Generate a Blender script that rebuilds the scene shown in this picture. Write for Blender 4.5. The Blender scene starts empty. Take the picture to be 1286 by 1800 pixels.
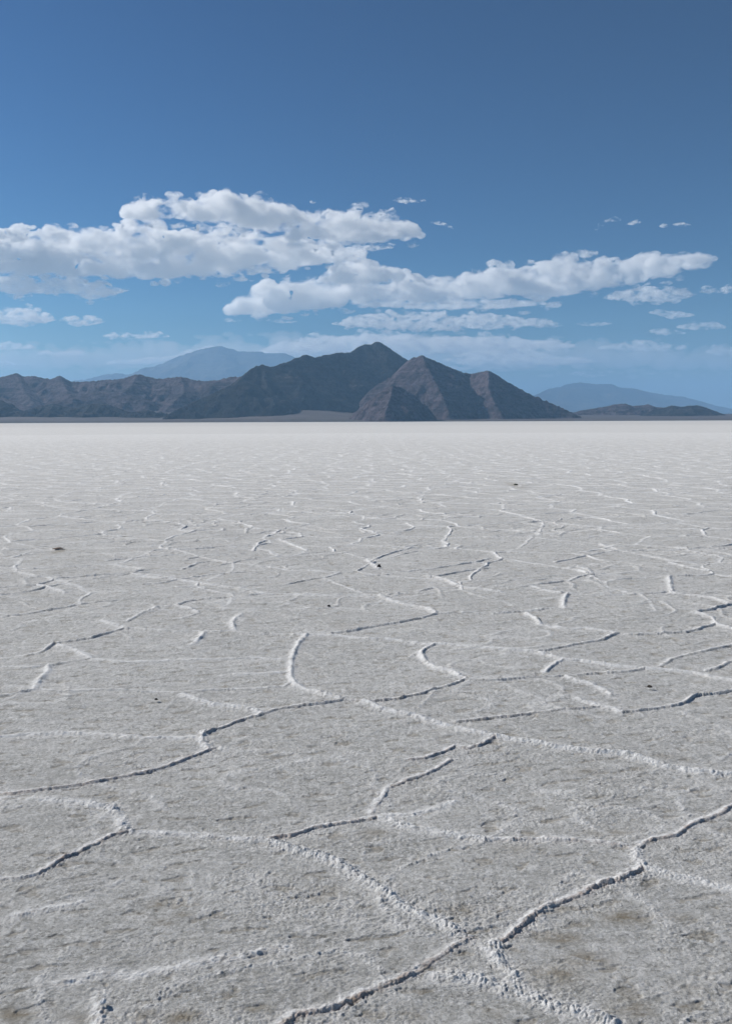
import bpy, math, random, time
import numpy as np
from mathutils import Matrix, Vector
T0 = time.time()
R = math.radians
sc = bpy.context.scene
col = sc.collection

# ---------------------------------------------------------------- camera
F = 1550.0                      # focal length in photo pixels (1286 x 1800)
CAM_H = 1.7
HOR = 741.0
pitch = math.atan((900 - HOR) / F)
roll = R(-0.22)
cam = bpy.data.cameras.new('camera')
cam.sensor_fit = 'VERTICAL'; cam.sensor_height = 36.0; cam.lens = 36.0 * F / 1800
cam.clip_start = 0.05; cam.clip_end = 300000
co = bpy.data.objects.new('camera', cam); col.objects.link(co)
M = Matrix.Rotation(R(90) - pitch, 4, 'X') @ Matrix.Rotation(roll, 4, 'Z')
M.translation = Vector((0, 0, CAM_H))
co.matrix_world = M
sc.camera = co
M3 = np.array(M.to_3x3())

def ray(x, y):
    return M3 @ np.array([(x - 643) / F, -(y - 900) / F, -1.0])
def at(x, y, D):
    d = ray(x, y); t = D / d[1]
    return np.array([d[0] * t, D, CAM_H + d[2] * t])
def ground_at(x, y):
    d = ray(x, y); t = -CAM_H / d[2]
    return np.array([d[0] * t, d[1] * t])

# ---------------------------------------------------------------- world, sun, exposure
SUN_EL, SUN_AZ = 36.0, -64.0    # azimuth from +Y, positive to the right
w = bpy.data.worlds.new("World"); sc.world = w; w.use_nodes = True
nt = w.node_tree; bg = nt.nodes['Background']
sky = nt.nodes.new('ShaderNodeTexSky'); sky.sky_type = 'NISHITA'
sky.sun_disc = False; sky.sun_elevation = R(SUN_EL); sky.sun_rotation = R(SUN_AZ)
sky.altitude = 1300; sky.air_density = 1.0; sky.dust_density = 1.4; sky.ozone_density = 0.8
hs = nt.nodes.new('ShaderNodeHueSaturation'); hs.inputs['Hue'].default_value = .489; hs.inputs['Saturation'].default_value = 1.42; hs.inputs['Value'].default_value = .37
gm = nt.nodes.new('ShaderNodeGamma'); gm.inputs[1].default_value = 1.9
nt.links.new(sky.outputs[0], hs.inputs['Color']); nt.links.new(hs.outputs[0], gm.inputs[0]); nt.links.new(gm.outputs[0], bg.inputs[0]); bg.inputs[1].default_value = 0.058
sd = bpy.data.lights.new('sun', 'SUN'); sd.energy = 4.8; sd.angle = R(0.53); sd.color = (1, .958, .895)
so = bpy.data.objects.new('sun', sd); col.objects.link(so)
a = R(SUN_AZ); e = R(SUN_EL)
SD = Vector((math.sin(a) * math.cos(e), math.cos(a) * math.cos(e), math.sin(e)))
so.rotation_euler = SD.to_track_quat('Z', 'Y').to_euler()
sc.view_settings.view_transform = 'Standard'; sc.view_settings.look = 'None'
sc.view_settings.exposure = 0.18; sc.view_settings.gamma = 1
sc.cycles.max_bounces = 18; sc.cycles.diffuse_bounces = 2; sc.cycles.volume_bounces = 16
sc.cycles.transparent_max_bounces = 32
sc.cycles.use_denoising = True

# ---------------------------------------------------------------- helpers
def tag(o, label=None, cat=None, group=None, kind=None):
    if label: o['label'] = label
    if cat: o['category'] = cat
    if group: o['group'] = group
    if kind: o['kind'] = kind
    return o

_rs = np.random.RandomState(7)
_NT = 1 << 14
_ang = _rs.rand(_NT) * 2 * np.pi
_gx = np.cos(_ang).astype(np.float32); _gy = np.sin(_ang).astype(np.float32)
_g3 = _rs.normal(size=(_NT, 3)); _g3 = (_g3 / np.linalg.norm(_g3, axis=1)[:, None]).astype(np.float32)
_val = _rs.rand(_NT).astype(np.float32)
def _h2(ix, iy, seed):
    h = (ix * 73856093) ^ (iy * 19349663) ^ (seed * 83492791)
    h ^= h >> 13; h *= 1274126177; h ^= h >> 16
    return h & (_NT - 1)
def perlin(x, y, seed=0):
    fx = np.floor(x); fy = np.floor(y)
    ix = fx.astype(np.int64); iy = fy.astype(np.int64)
    dx = (x - fx).astype(np.float32); dy = (y - fy).astype(np.float32)
    u = dx * dx * dx * (dx * (dx * 6 - 15) + 10); v = dy * dy * dy * (dy * (dy * 6 - 15) + 10)
    def g(a_, b_):
        h = _h2(ix + a_, iy + b_, seed)
        return _gx[h] * (dx - a_) + _gy[h] * (dy - b_)
    n0 = g(0, 0); n0 = n0 + u * (g(1, 0) - n0)
    n1 = g(0, 1); n1 = n1 + u * (g(1, 1) - n1)
    return (n0 + v * (n1 - n0)) * 1.5
def perlin3(p, seed=0):
    f = np.floor(p); i = f.astype(np.int64); d = (p - f).astype(np.float32)
    u = d * d * d * (d * (d * 6 - 15) + 10)
    out = 0
    for a_ in (0, 1):
        for b_ in (0, 1):
            for c_ in (0, 1):
                h = _h2(i[:, 0] + a_, (i[:, 1] + b_) * 31 + (i[:, 2] + c_) * 7919, seed)
                g = _g3[h]
                dot = g[:, 0] * (d[:, 0] - a_) + g[:, 1] * (d[:, 1] - b_) + g[:, 2] * (d[:, 2] - c_)
                wt = (u[:, 0] if a_ else 1 - u[:, 0]) * (u[:, 1] if b_ else 1 - u[:, 1]) * (u[:, 2] if c_ else 1 - u[:, 2])
                out = out + wt * dot
    return out * 1.5
def sstep(a_, b_, x):
    t = np.clip((x - a_) / (b_ - a_), 0, 1); return t * t * (3 - 2 * t)

def grid_mesh(name, V, nr, nc, mat, attrs=None, wrap=False):
    me = bpy.data.meshes.new(name)
    me.vertices.add(nr * nc); me.vertices.foreach_set('co', V.astype(np.float32).ravel())
    idx = np.arange(nr * nc, dtype=np.int32).reshape(nr, nc)
    if wrap: idx = np.concatenate([idx, idx[:, :1]], axis=1)
    q = np.stack([idx[:-1, :-1], idx[1:, :-1], idx[1:, 1:], idx[:-1, 1:]], axis=-1).reshape(-1, 4)
    n = len(q)
    me.loops.add(n * 4); me.polygons.add(n)
    me.loops.foreach_set('vertex_index', q.ravel())
    me.polygons.foreach_set('loop_start', np.arange(0, n * 4, 4, dtype=np.int32))
    me.polygons.foreach_set('use_smooth', np.ones(n, dtype=bool))
    me.update(calc_edges=True)
    if attrs:
        for k, v in attrs.items():
            at_ = me.attributes.new(k, 'FLOAT', 'POINT'); at_.data.foreach_set('value', v.astype(np.float32).ravel())
    me.materials.append(mat)
    o = bpy.data.objects.new(name, me); col.objects.link(o)
    return o

class NB:                       # small node-building helper
    def __init__(s, name):
        s.m = bpy.data.materials.new(name); s.m.use_nodes = True; s.t = s.m.node_tree
        s.b = s.t.nodes['Principled BSDF']
    def n(s, kind, **kw):
        nd = s.t.nodes.new(kind)
        for k, v in kw.items():
            if k.startswith('i_'): nd.inputs[k[2:].replace('_', ' ')].default_value = v
            else: setattr(nd, k, v)
        return nd
    def l(s, a_, b_): s.t.links.new(a_, b_)
    def noise(s, vec, scale, detail=4, rough=.55):
        nd = s.n('ShaderNodeTexNoise'); nd.inputs['Scale'].default_value = scale
        nd.inputs['Detail'].default_value = detail; nd.inputs['Roughness'].default_value = rough
        s.l(vec, nd.inputs['Vector']); return nd.outputs['Fac']
    def ramp(s, fac, a_, b_, va=0.0, vb=1.0):
        nd = s.n('ShaderNodeMapRange'); nd.inputs[1].default_value = a_; nd.inputs[2].default_value = b_
        nd.inputs[3].default_value = va; nd.inputs[4].default_value = vb
        s.l(fac, nd.inputs[0]); return nd.outputs[0]
    def mix(s, fac, a_, b_):
        nd = s.n('ShaderNodeMix'); nd.data_type = 'RGBA'
        if hasattr(fac, 'is_linked'): s.l(fac, nd.inputs[0])
        else: nd.inputs[0].default_value = fac
        for v, sock in ((a_, nd.inputs[6]), (b_, nd.inputs[7])):
            if hasattr(v, 'is_linked'): s.l(v, sock)
            else: sock.default_value = (*v, 1)
        return nd.outputs[2]
    def math(s, op, a_, b_=None):
        nd = s.n('ShaderNodeMath'); nd.operation = op
        for v, sock in ((a_, nd.inputs[0]), (b_, nd.inputs[1])):
            if v is None: continue
            if hasattr(v, 'is_linked'): s.l(v, sock)
            else: sock.default_value = v
        return nd.outputs[0]
    def mapping(s, vec, scale=(1, 1, 1), rot=(0, 0, 0)):
        nd = s.n('ShaderNodeMapping'); nd.inputs['Scale'].default_value = scale; nd.inputs['Rotation'].default_value = rot
        s.l(vec, nd.inputs['Vector']); return nd.outputs[0]
    def bump(s, h, dist, strength=1.0, prev=None):
        nd = s.n('ShaderNodeBump'); nd.inputs['Distance'].default_value = dist; nd.inputs['Strength'].default_value = strength
        s.l(h, nd.inputs['Height'])
        if prev is not None: s.l(prev, nd.inputs['Normal'])
        return nd.outputs[0]
    def attr(s, name):
        nd = s.n('ShaderNodeAttribute'); nd.attribute_name = name; return nd.outputs['Fac']

# ---------------------------------------------------------------- materials
def salt_material():
    s = NB('salt_crust'); s.b.inputs['Roughness'].default_value = .85
    s.b.inputs['Specular IOR Level'].default_value = .25
    P = s.n('ShaderNodeNewGeometry').outputs['Position']
    rub = s.attr('rubble'); rim = s.attr('rim'); st = s.attr('stain')
    n1 = s.noise(P, 1.3, 5); n2 = s.noise(s.mapping(P, (5, 13, 9), (0, 0, R(-14))), 1.0, 6, .7)
    c = s.mix(s.ramp(n1, .35, .65), SALT_A, SALT_B)
    c = s.mix(s.ramp(n2, .42, .74, 0, .45), c, SALT_D)
    fine = s.noise(P, 140, 3, .6)
    rf = s.math('MULTIPLY', s.ramp(rub, .05, .8), s.ramp(fine, .25, .65, .45, 1))
    c = s.mix(rf, c, SALT_W)
    c = s.mix(s.math('MULTIPLY', rim, s.ramp(s.noise(P, 9, 4), .25, .5)), c, SALT_R)
    c = s.mix(s.math('MULTIPLY', rim, s.ramp(s.noise(P, 9, 4), .25, .5)), c, SALT_R)
    gw = s.ramp(s.noise(P, 420, 2, .5), .3, .7, -.06, .05)      # grain-size tone
    c = s.mix(s.ramp(s.noise(P, 210, 4, .7), .44, .62, 0, .4), c, SALT_D)
    c = s.mix(s.ramp(s.noise(s.mapping(P, (.8, 2.2, 1)), 1, 9, .78), .48, .72, 0, .5), c, SALT_W)
    pv = s.ramp(s.noise(P, 2.3, 5, .65), .38, .62, .5, 1)
    c = s.mix(s.math('MULTIPLY', pv, s.ramp(s.noise(s.mapping(P, (48, 60, 48)), 1, 6, .8), .5, .60, 0, .9)), c, SALT_W)
    c = s.mix(s.math('MULTIPLY', pv, s.ramp(s.noise(s.mapping(P, (-62, 75, 62), (0, 0, R(-14))), 1, 6, .8), .52, .61, 0, 1)), c, tuple(v * .8 for v in SALT_D))
    c = s.mix(s.ramp(s.noise(s.mapping(P, (9, 18, 9), (0, 0, R(-10))), 1, 7, .8), .53, .66, 0, .6), c, SALT_D)
    c = s.mix(s.ramp(s.noise(s.mapping(P, (24, 15, 20), (0, 0, R(5))), 1, 6, .8), .51, .60, 0, .55), c, SALT_W)
    c = s.mix(s.ramp(s.noise(s.mapping(P, (-27, 17, 20), (0, 0, R(5))), 1, 6, .8), .53, .62, 0, .7), c, SALT_D)
    stn = s.math('MULTIPLY', st, s.ramp(s.noise(s.mapping(P, (14, 30, 14)), 1, 5, .7), .30, .56))
    c = s.mix(stn, c, SALT_S)
    c = s.mix(s.math('MULTIPLY', s.attr('crest'), s.ramp(fine, .3, .55, .85, 1)), c, SALT_C)
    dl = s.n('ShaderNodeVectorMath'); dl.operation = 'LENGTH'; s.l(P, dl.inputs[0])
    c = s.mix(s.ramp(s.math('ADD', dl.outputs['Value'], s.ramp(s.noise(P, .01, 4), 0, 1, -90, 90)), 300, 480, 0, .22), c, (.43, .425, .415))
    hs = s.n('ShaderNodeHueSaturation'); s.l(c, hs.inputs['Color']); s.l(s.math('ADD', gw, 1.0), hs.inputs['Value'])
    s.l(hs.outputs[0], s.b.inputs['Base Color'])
    v = s.n('ShaderNodeTexVoronoi'); v.inputs['Scale'].default_value = 95; s.l(P, v.inputs['Vector'])
    bh = s.math('MULTIPLY', s.math('SUBTRACT', 1.0, v.outputs['Distance']), s.ramp(rub, 0, 1, .12, 1.2))
    b1 = s.bump(bh, .007, 1)
    b2 = s.bump(s.noise(s.mapping(P, (1, 1.7, 1), (0, 0, R(-12))), 150, 6, .8), .0095, 1, b1)
    b3 = s.bump(s.noise(s.mapping(P, (16, 23, 12), (0, 0, R(-14))), 1, 5, .75), .012, 1, b2)
    b4 = s.bump(s.noise(s.mapping(P, (2.2, 4.5, 2), (0, 0, R(-14))), 1, 4, .7), .014, 1, b3)
    b4 = s.bump(s.noise(s.mapping(P, (.5, .9, .5)), 1, 4, .7), .06, 1, b4)
    s.l(b4, s.b.inputs['Normal'])
    return s.m
SALT_C = (.95, .945, .93); SALT_A = (.555, .548, .525); SALT_B = (.635, .628, .607); SALT_D = (.33, .325, .30)
SALT_W = (.88, .87, .85); SALT_S = (.27, .225, .155); SALT_R = (.66, .49, .40)

def rock_material(name, dark, light, scale, bumpd):
    s = NB(name); s.b.inputs['Roughness'].default_value = .95; s.b.inputs['Specular IOR Level'].default_value = .1
    g = s.n('ShaderNodeNewGeometry'); P = g.outputs['Position']
    sep = s.n('ShaderNodeSeparateXYZ'); s.l(g.outputs['Normal'], sep.inputs[0])
    n1 = s.noise(P, scale, 6, .65); n2 = s.noise(P, scale * 4.3, 6, .7)
    strata = s.noise(s.mapping(P, (scale * .8, scale * .8, scale * 9), (R(11), R(7), 0)), 1, 5, .6)
    c = s.mix(s.ramp(n1, .38, .62), dark, light)
    c = s.mix(s.ramp(strata, .48, .6, 0, .5), c, tuple(v * 1.3 for v in light))
    c = s.mix(s.ramp(n2, .45, .62, 0, .8), c, tuple(v * .6 for v in dark))
    c = s.mix(s.ramp(sep.outputs[2], .93, .995, 0, .8), c, FAN)
    s.l(c, s.b.inputs['Base Color'])
    b = s.bump(n2, bumpd, 1); b = s.bump(s.noise(P, scale * 14, 4, .7), bumpd * .5, 1, b)
    s.l(b, s.b.inputs['Normal'])
    return s.m
FAN = (.11, .09, .085)
M_ROCK = rock_material('brown_rock', (.042, .034, .040), (.17, .132, .148), .005, 38)
M_DARK = rock_material('dark_and_shaded_rock', (.016, .018, .022), (.045, .042, .042), .005, 32)  # darker tone stands for shade on the left massif; dark knolls share it
M_FAR = rock_material('far_rock', (.06, .055, .05), (.12, .105, .09), .0015, 25)

def fan_material():
    s = NB('gravel_fan'); s.b.inputs['Roughness'].default_value = 1
    P = s.n('ShaderNodeNewGeometry').outputs['Position']
    sep = s.n('ShaderNodeSeparateXYZ'); s.l(P, sep.inputs[0])
    n = s.noise(s.mapping(P, (.0010, .0040, .001)), 1, 7, .65)
    c = s.mix(s.ramp(n, .35, .65), (.055, .046, .05), (.115, .093, .09))
    c = s.mix(s.ramp(s.noise(s.mapping(P, (.006, .02, .01)), 1, 6, .75), .44, .6, 0, .85), c, (.045, .041, .04))
    y = s.math('ADD', sep.outputs[1], s.ramp(s.noise(s.mapping(P, (.002, .0, 0)), 1, 4), 0, 1, -500, 500))
    c = s.mix(s.ramp(y, 5180, 5550, 1, 0), c, (.035, .035, .03))
    s.l(c, s.b.inputs['Base Color'])
    return s.m
M_FAN = fan_material()

# ---------------------------------------------------------------- salt flat
# every ridge of the crust near the camera: (sharpness 1 = overhanging edge, 0 = rubble band, strength, points read off the ground)
RIDGES = [
(1,1.0,[(-60,1400),(0,1396),(25,1395),(50,1391),(90,1386),(150,1378),(220,1364),(270,1354),(310,1340),(345,1326),(373,1316)]),
(.3,1.0,[(366,1318),(357,1307),(354,1296),(362,1288)]),
(1,1.0,[(362,1289),(385,1281),(400,1277),(412,1270),(430,1263),(465,1255),(485,1248),(520,1243),(560,1238),(605,1231)]),
(1,.85,[(605,1231),(647,1235),(700,1229),(740,1219),(775,1208),(800,1202),(820,1194)]),
(0,1.2,[(640,1236),(668,1247),(700,1254),(735,1262),(765,1272),(800,1282),(830,1287),(860,1295),(900,1300),(930,1304),(975,1314),(1010,1318),(1050,1323),(1090,1327),(1130,1337),(1165,1347),(1200,1353),(1250,1359),(1286,1362),(1340,1366)]),
(.2,1.1,[(605,1231),(575,1224),(540,1214),(518,1203),(511,1190),(510,1180),(512,1168),(512,1155),(517,1143),(524,1132),(535,1121),(540,1116)]),
(1,.8,[(540,1116),(580,1114),(620,1108),(660,1101),(700,1094),(735,1088),(765,1080)]),
(0,.6,[(540,1116),(590,1117),(640,1122),(690,1124),(720,1130),(740,1133),(765,1133)]),
(.9,.9,[(765,1132),(745,1143),(738,1150)]),
(0,.9,[(738,1150),(750,1165),(762,1173),(790,1180),(805,1188),(818,1194)]),
(0,.7,[(765,1131),(800,1135),(840,1138),(880,1142),(930,1146),(942,1147)]),
(1,.7,[(942,1146),(975,1142),(1010,1134),(1055,1125),(1070,1118),(1083,1114)]),
(0,.5,[(1083,1114),(1060,1110),(1030,1104),(1000,1105),(970,1103),(950,1098)]),
(0,.8,[(942,1147),(965,1153),(990,1159),(1020,1161),(1060,1167),(1100,1172),(1130,1174)]),
(.6,.6,[(990,1159),(975,1165),(965,1175),(958,1182)]),
(1,.65,[(820,1195),(870,1196),(920,1192),(970,1190),(1010,1187),(1050,1183),(1090,1182),(1115,1177),(1130,1174)]),
(0,.8,[(1130,1174),(1180,1177),(1215,1181),(1250,1190),(1286,1195),(1330,1200)]),
(1,.7,[(1240,1178),(1260,1173),(1286,1160),(1320,1148)]),
(1,.5,[(1155,1172),(1180,1158),(1210,1150),(1250,1141),(1286,1133),(1320,1126)]),
(1,.95,[(1095,1252),(1150,1245),(1190,1237),(1205,1232),(1220,1221),(1260,1217),(1286,1213),(1340,1205)]),
(1,.7,[(800,1270),(830,1267),(860,1264),(900,1260),(940,1253),(980,1248),(1015,1246),(1055,1241)]),
(0,.5,[(1055,1241),(1035,1235),(1015,1228)]),
(0,.4,[(995,1190),(1015,1197),(1040,1203),(1065,1215),(1075,1222)]),
(0,.35,[(1055,1241),(1080,1245),(1092,1252)]),
(1,.95,[(868,1297),(860,1302),(840,1312),(820,1315),(800,1312),(775,1324),(745,1332),(720,1335)]),
(1,.6,[(790,1336),(770,1350),(745,1362),(710,1372),(690,1379),(678,1384)]),
(.6,.9,[(678,1384),(672,1400),(660,1414),(652,1430)]),
(1,.95,[(662,1435),(630,1443),(590,1450),(550,1456),(515,1467),(490,1471),(465,1477)]),
(.2,.6,[(465,1477),(430,1478),(390,1475),(350,1470),(310,1466),(270,1466),(225,1464)]),
(1,.9,[(228,1464),(205,1468),(180,1478),(150,1493),(120,1508),(95,1522),(70,1538)]),
(.7,.4,[(70,1538),(45,1543),(20,1545),(-40,1550)]),
(0,1.0,[(197,1420),(205,1432),(212,1445),(216,1458),(222,1463)]),
(0,.5,[(-40,1405),(0,1405),(60,1404),(100,1410),(140,1413),(180,1417),(197,1420)]),
(0,1.1,[(465,1477),(500,1489),(530,1498),(560,1506),(590,1515),(615,1530),(640,1546),(662,1560),(685,1572),(700,1590),(725,1603),(750,1612),(775,1620),(800,1635),(820,1650)]),
(1,1.1,[(825,1648),(790,1670),(755,1688),(715,1710),(695,1722),(665,1735),(640,1745),(615,1758),(590,1769),(565,1776),(520,1784),(505,1796),(485,1808),(440,1830)]),
(0,.8,[(662,1435),(680,1440),(710,1450),(745,1458),(785,1467),(820,1471),(855,1476)]),
(.7,.5,[(855,1476),(900,1476),(950,1476),(1000,1477),(1050,1480),(1090,1487),(1118,1492)]),
(0,.45,[(672,1434),(720,1433),(750,1427),(780,1415),(800,1408)]),
(1,1.25,[(1340,1395),(1286,1418),(1260,1434),(1245,1440),(1220,1450),(1200,1461),(1185,1470),(1150,1477),(1130,1485),(1122,1492)]),
(.1,.8,[(1120,1492),(1120,1500),(1122,1510),(1130,1524)]),
(1,1.15,[(1130,1524),(1110,1535),(1085,1548),(1060,1553),(1030,1565),(1005,1577),(980,1584),(960,1591),(940,1605),(920,1622),(900,1636),(885,1648),(870,1655)]),
(0,.9,[(870,1655),(856,1662),(868,1680),(880,1695),(900,1715),(905,1735)]),
(0,.9,[(760,1712),(800,1716),(840,1722),(880,1732),(910,1742),(940,1752),(970,1766),(1000,1772),(1040,1785),(1080,1802)]),
(0,.6,[(1130,1524),(1150,1530),(1190,1540),(1240,1552),(1286,1565),(1330,1572)]),
(.3,.5,[(180,1820),(180,1800),(178,1775),(180,1750),(184,1741)]),
(.3,.12,[(240,1714),(290,1704),(350,1692),(420,1682),(500,1668)]),
(.4,.12,[(100,1728),(140,1722),(160,1712),(240,1714)]),
(.4,.25,[(30,1612),(90,1596),(140,1588)]),
(.8,.5,[(-40,1230),(0,1225),(30,1220),(60,1214),(110,1216),(160,1214),(230,1214),(280,1217),(320,1217),(360,1214),(420,1211),(500,1207),(512,1200)]),
(0,.9,[(60,1214),(70,1198),(78,1190),(86,1182),(86,1172)]),
(1,.7,[(86,1172),(110,1167),(140,1161),(160,1158)]),
(.6,.3,[(0,1173),(50,1174),(86,1172)]),
(0,.7,[(160,1158),(145,1150),(130,1142),(105,1135)]),
(1,.7,[(-40,1163),(0,1158),(40,1153),(70,1148),(85,1140),(92,1132),(120,1128),(160,1122),(200,1110),(220,1104)]),
(0,.6,[(180,1093),(205,1100),(225,1105)]),
(.7,.55,[(220,1104),(260,1108),(310,1110),(360,1110),(410,1110),(450,1113),(500,1115),(540,1116)]),
(.2,.6,[(360,1110),(355,1120),(340,1133)]),
(.2,.7,[(412,1108),(408,1096),(415,1085),(425,1080)]),
(.5,.3,[(160,1160),(220,1165),(280,1163),(340,1160),(400,1158),(440,1156),(505,1160)]),
(0,.6,[(320,1220),(345,1229),(370,1238),(400,1240),(430,1244),(462,1254)]),
(.2,.4,[(-40,1299),(0,1297),(60,1292),(130,1289),(200,1292),(260,1296),(310,1298),(352,1296)]),
(.2,.35,[(390,1187),(430,1184),(505,1182)]),
(1,.8,[(-40,1090),(0,1085),(50,1080),(100,1071),(150,1061),(200,1057)]),
(1,.65,[(-40,1036),(0,1033),(60,1029),(90,1021),(95,1018),(150,1013),(200,1009),(260,1006)]),
(0,.5,[(68,1028),(90,1034),(115,1042)]),
(.7,.5,[(250,1028),(290,1024),(320,1018),(370,1010),(430,1006)]),
(0,.5,[(250,1014),(320,1020),(380,1030),(430,1036),(470,1045)]),
(1,.65,[(308,1065),(330,1058),(360,1053),(430,1048),(460,1044)]),
(0,.45,[(310,1065),(335,1070),(350,1077)]),
(1,.35,[(350,1077),(320,1086)]),
(.8,.3,[(225,1092),(250,1078),(280,1067),(310,1065)]),
(.4,.4,[(460,1045),(520,1045),(570,1047),(620,1046),(665,1047)]),
(0,.9,[(665,1047),(690,1057),(710,1063),(740,1068),(758,1073),(765,1079)]),
(.8,.5,[(765,1080),(800,1077),(825,1076),(860,1079),(950,1072)]),
(.8,.5,[(680,1045),(720,1042),(760,1034),(800,1033)]),
(0,.9,[(750,1013),(780,1018),(800,1027),(812,1032)]),
(1,.6,[(755,1015),(790,1009),(820,1003),(860,999)]),
(0,.5,[(812,1032),(850,1036),(880,1040)]),
(1,.55,[(870,1030),(920,1030),(950,1026),(985,1022)]),
(0,.6,[(935,1030),(960,1038),(985,1042)]),
(.2,.8,[(998,1043),(992,1052),(990,1068)]),
(1,.6,[(945,1071),(1000,1069)]),
(0,.8,[(925,1078),(942,1088),(950,1098)]),
(.8,.5,[(1000,1044),(1060,1046),(1110,1045),(1150,1043),(1180,1040)]),
(.1,.7,[(1175,1015),(1178,1030),(1180,1040)]),
(0,.7,[(1180,1042),(1215,1047),(1250,1051),(1280,1061)]),
(1,.85,[(1220,1077),(1250,1073),(1270,1067),(1286,1062),(1320,1052)]),
(0,.7,[(1220,1077),(1250,1086),(1258,1097)]),
(1,.65,[(1258,1097),(1230,1105),(1200,1111),(1150,1115),(1100,1116)]),
(0,.6,[(1258,1097),(1286,1105),(1320,1112)]),
(1,.6,[(1000,1020),(1015,1013),(1035,1010),(1060,1010)]),
(0,.5,[(1015,996),(1035,1002),(1038,1008)]),
(1,.6,[(975,988),(1015,980),(1060,971),(1090,968),(1180,967),(1270,964)]),
(0,.7,[(1180,990),(1210,998),(1245,1005)]),
(0,.6,[(1090,968),(1075,963),(1055,958)]),
(1,.7,[(445,968),(455,955),(470,950),(500,948),(530,944)]),
(0,.7,[(530,944),(528,938),(510,936)]),
(0,.6,[(490,948),(510,956),(540,968)]),
(1,.7,[(655,985),(670,978),(700,969),(720,964),(740,962)]),
(0,.8,[(645,985),(655,992),(665,1000)]),
(1,.6,[(690,937),(720,932),(727,927)]), (0,.6,[(715,920),(727,926)]),
(1,.5,[(640,1012),(660,1012),(680,1010)]),
(1,.5,[(-40,1000),(0,999),(60,1000),(70,998)]),
(1,.55,[(190,985),(260,978),(310,975)]),
(1,.5,[(320,1001),(340,994),(345,990),(365,987)]),
(1,.65,[(330,983),(360,977),(430,973)]),
(1,.6,[(700,1005),(760,1000),(830,990),(860,982)]),
]
STAINS = [(1030,1684,34,9,.9),(990,1648,30,7,.8),(1100,1612,38,8,.9),(980,1712,45,12,.7),(1110,1772,30,12,.8),(1190,1612,22,5,.5),
 (280,1590,14,5,.8),(322,1608,14,4,.7),(290,1622,16,5,.5),(30,1784,40,10,.8),(250,1785,22,7,.8),(320,1790,30,10,.8),(660,1745,15,5,.2),
 (450,1774,18,4,.8),(810,1600,22,7,.7),(720,1785,20,6,.6),(655,1464,24,5,.6),(1070,1466,34,5,.6),(905,1492,30,6,.35),(1030,1356,24,4,.5),
 (570,1563,28,5,.45),(700,1580,10,4,.2),(1060,1466,20,4,.5),(860,1780,20,7,.5),(1210,1735,30,10,.3),(905,853,10,3,.7),(105,969,9,3,.9),
 (560,1585,20,4,.35),(150,1790,40,8,.5),(1165,1330,20,3,.4),(1205,1335,10,3,.5),(760,1195,18,4,.25),(600,1100,18,4,.3),(500,1795,20,5,.5),(870,1738,20,5,.2)]

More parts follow.
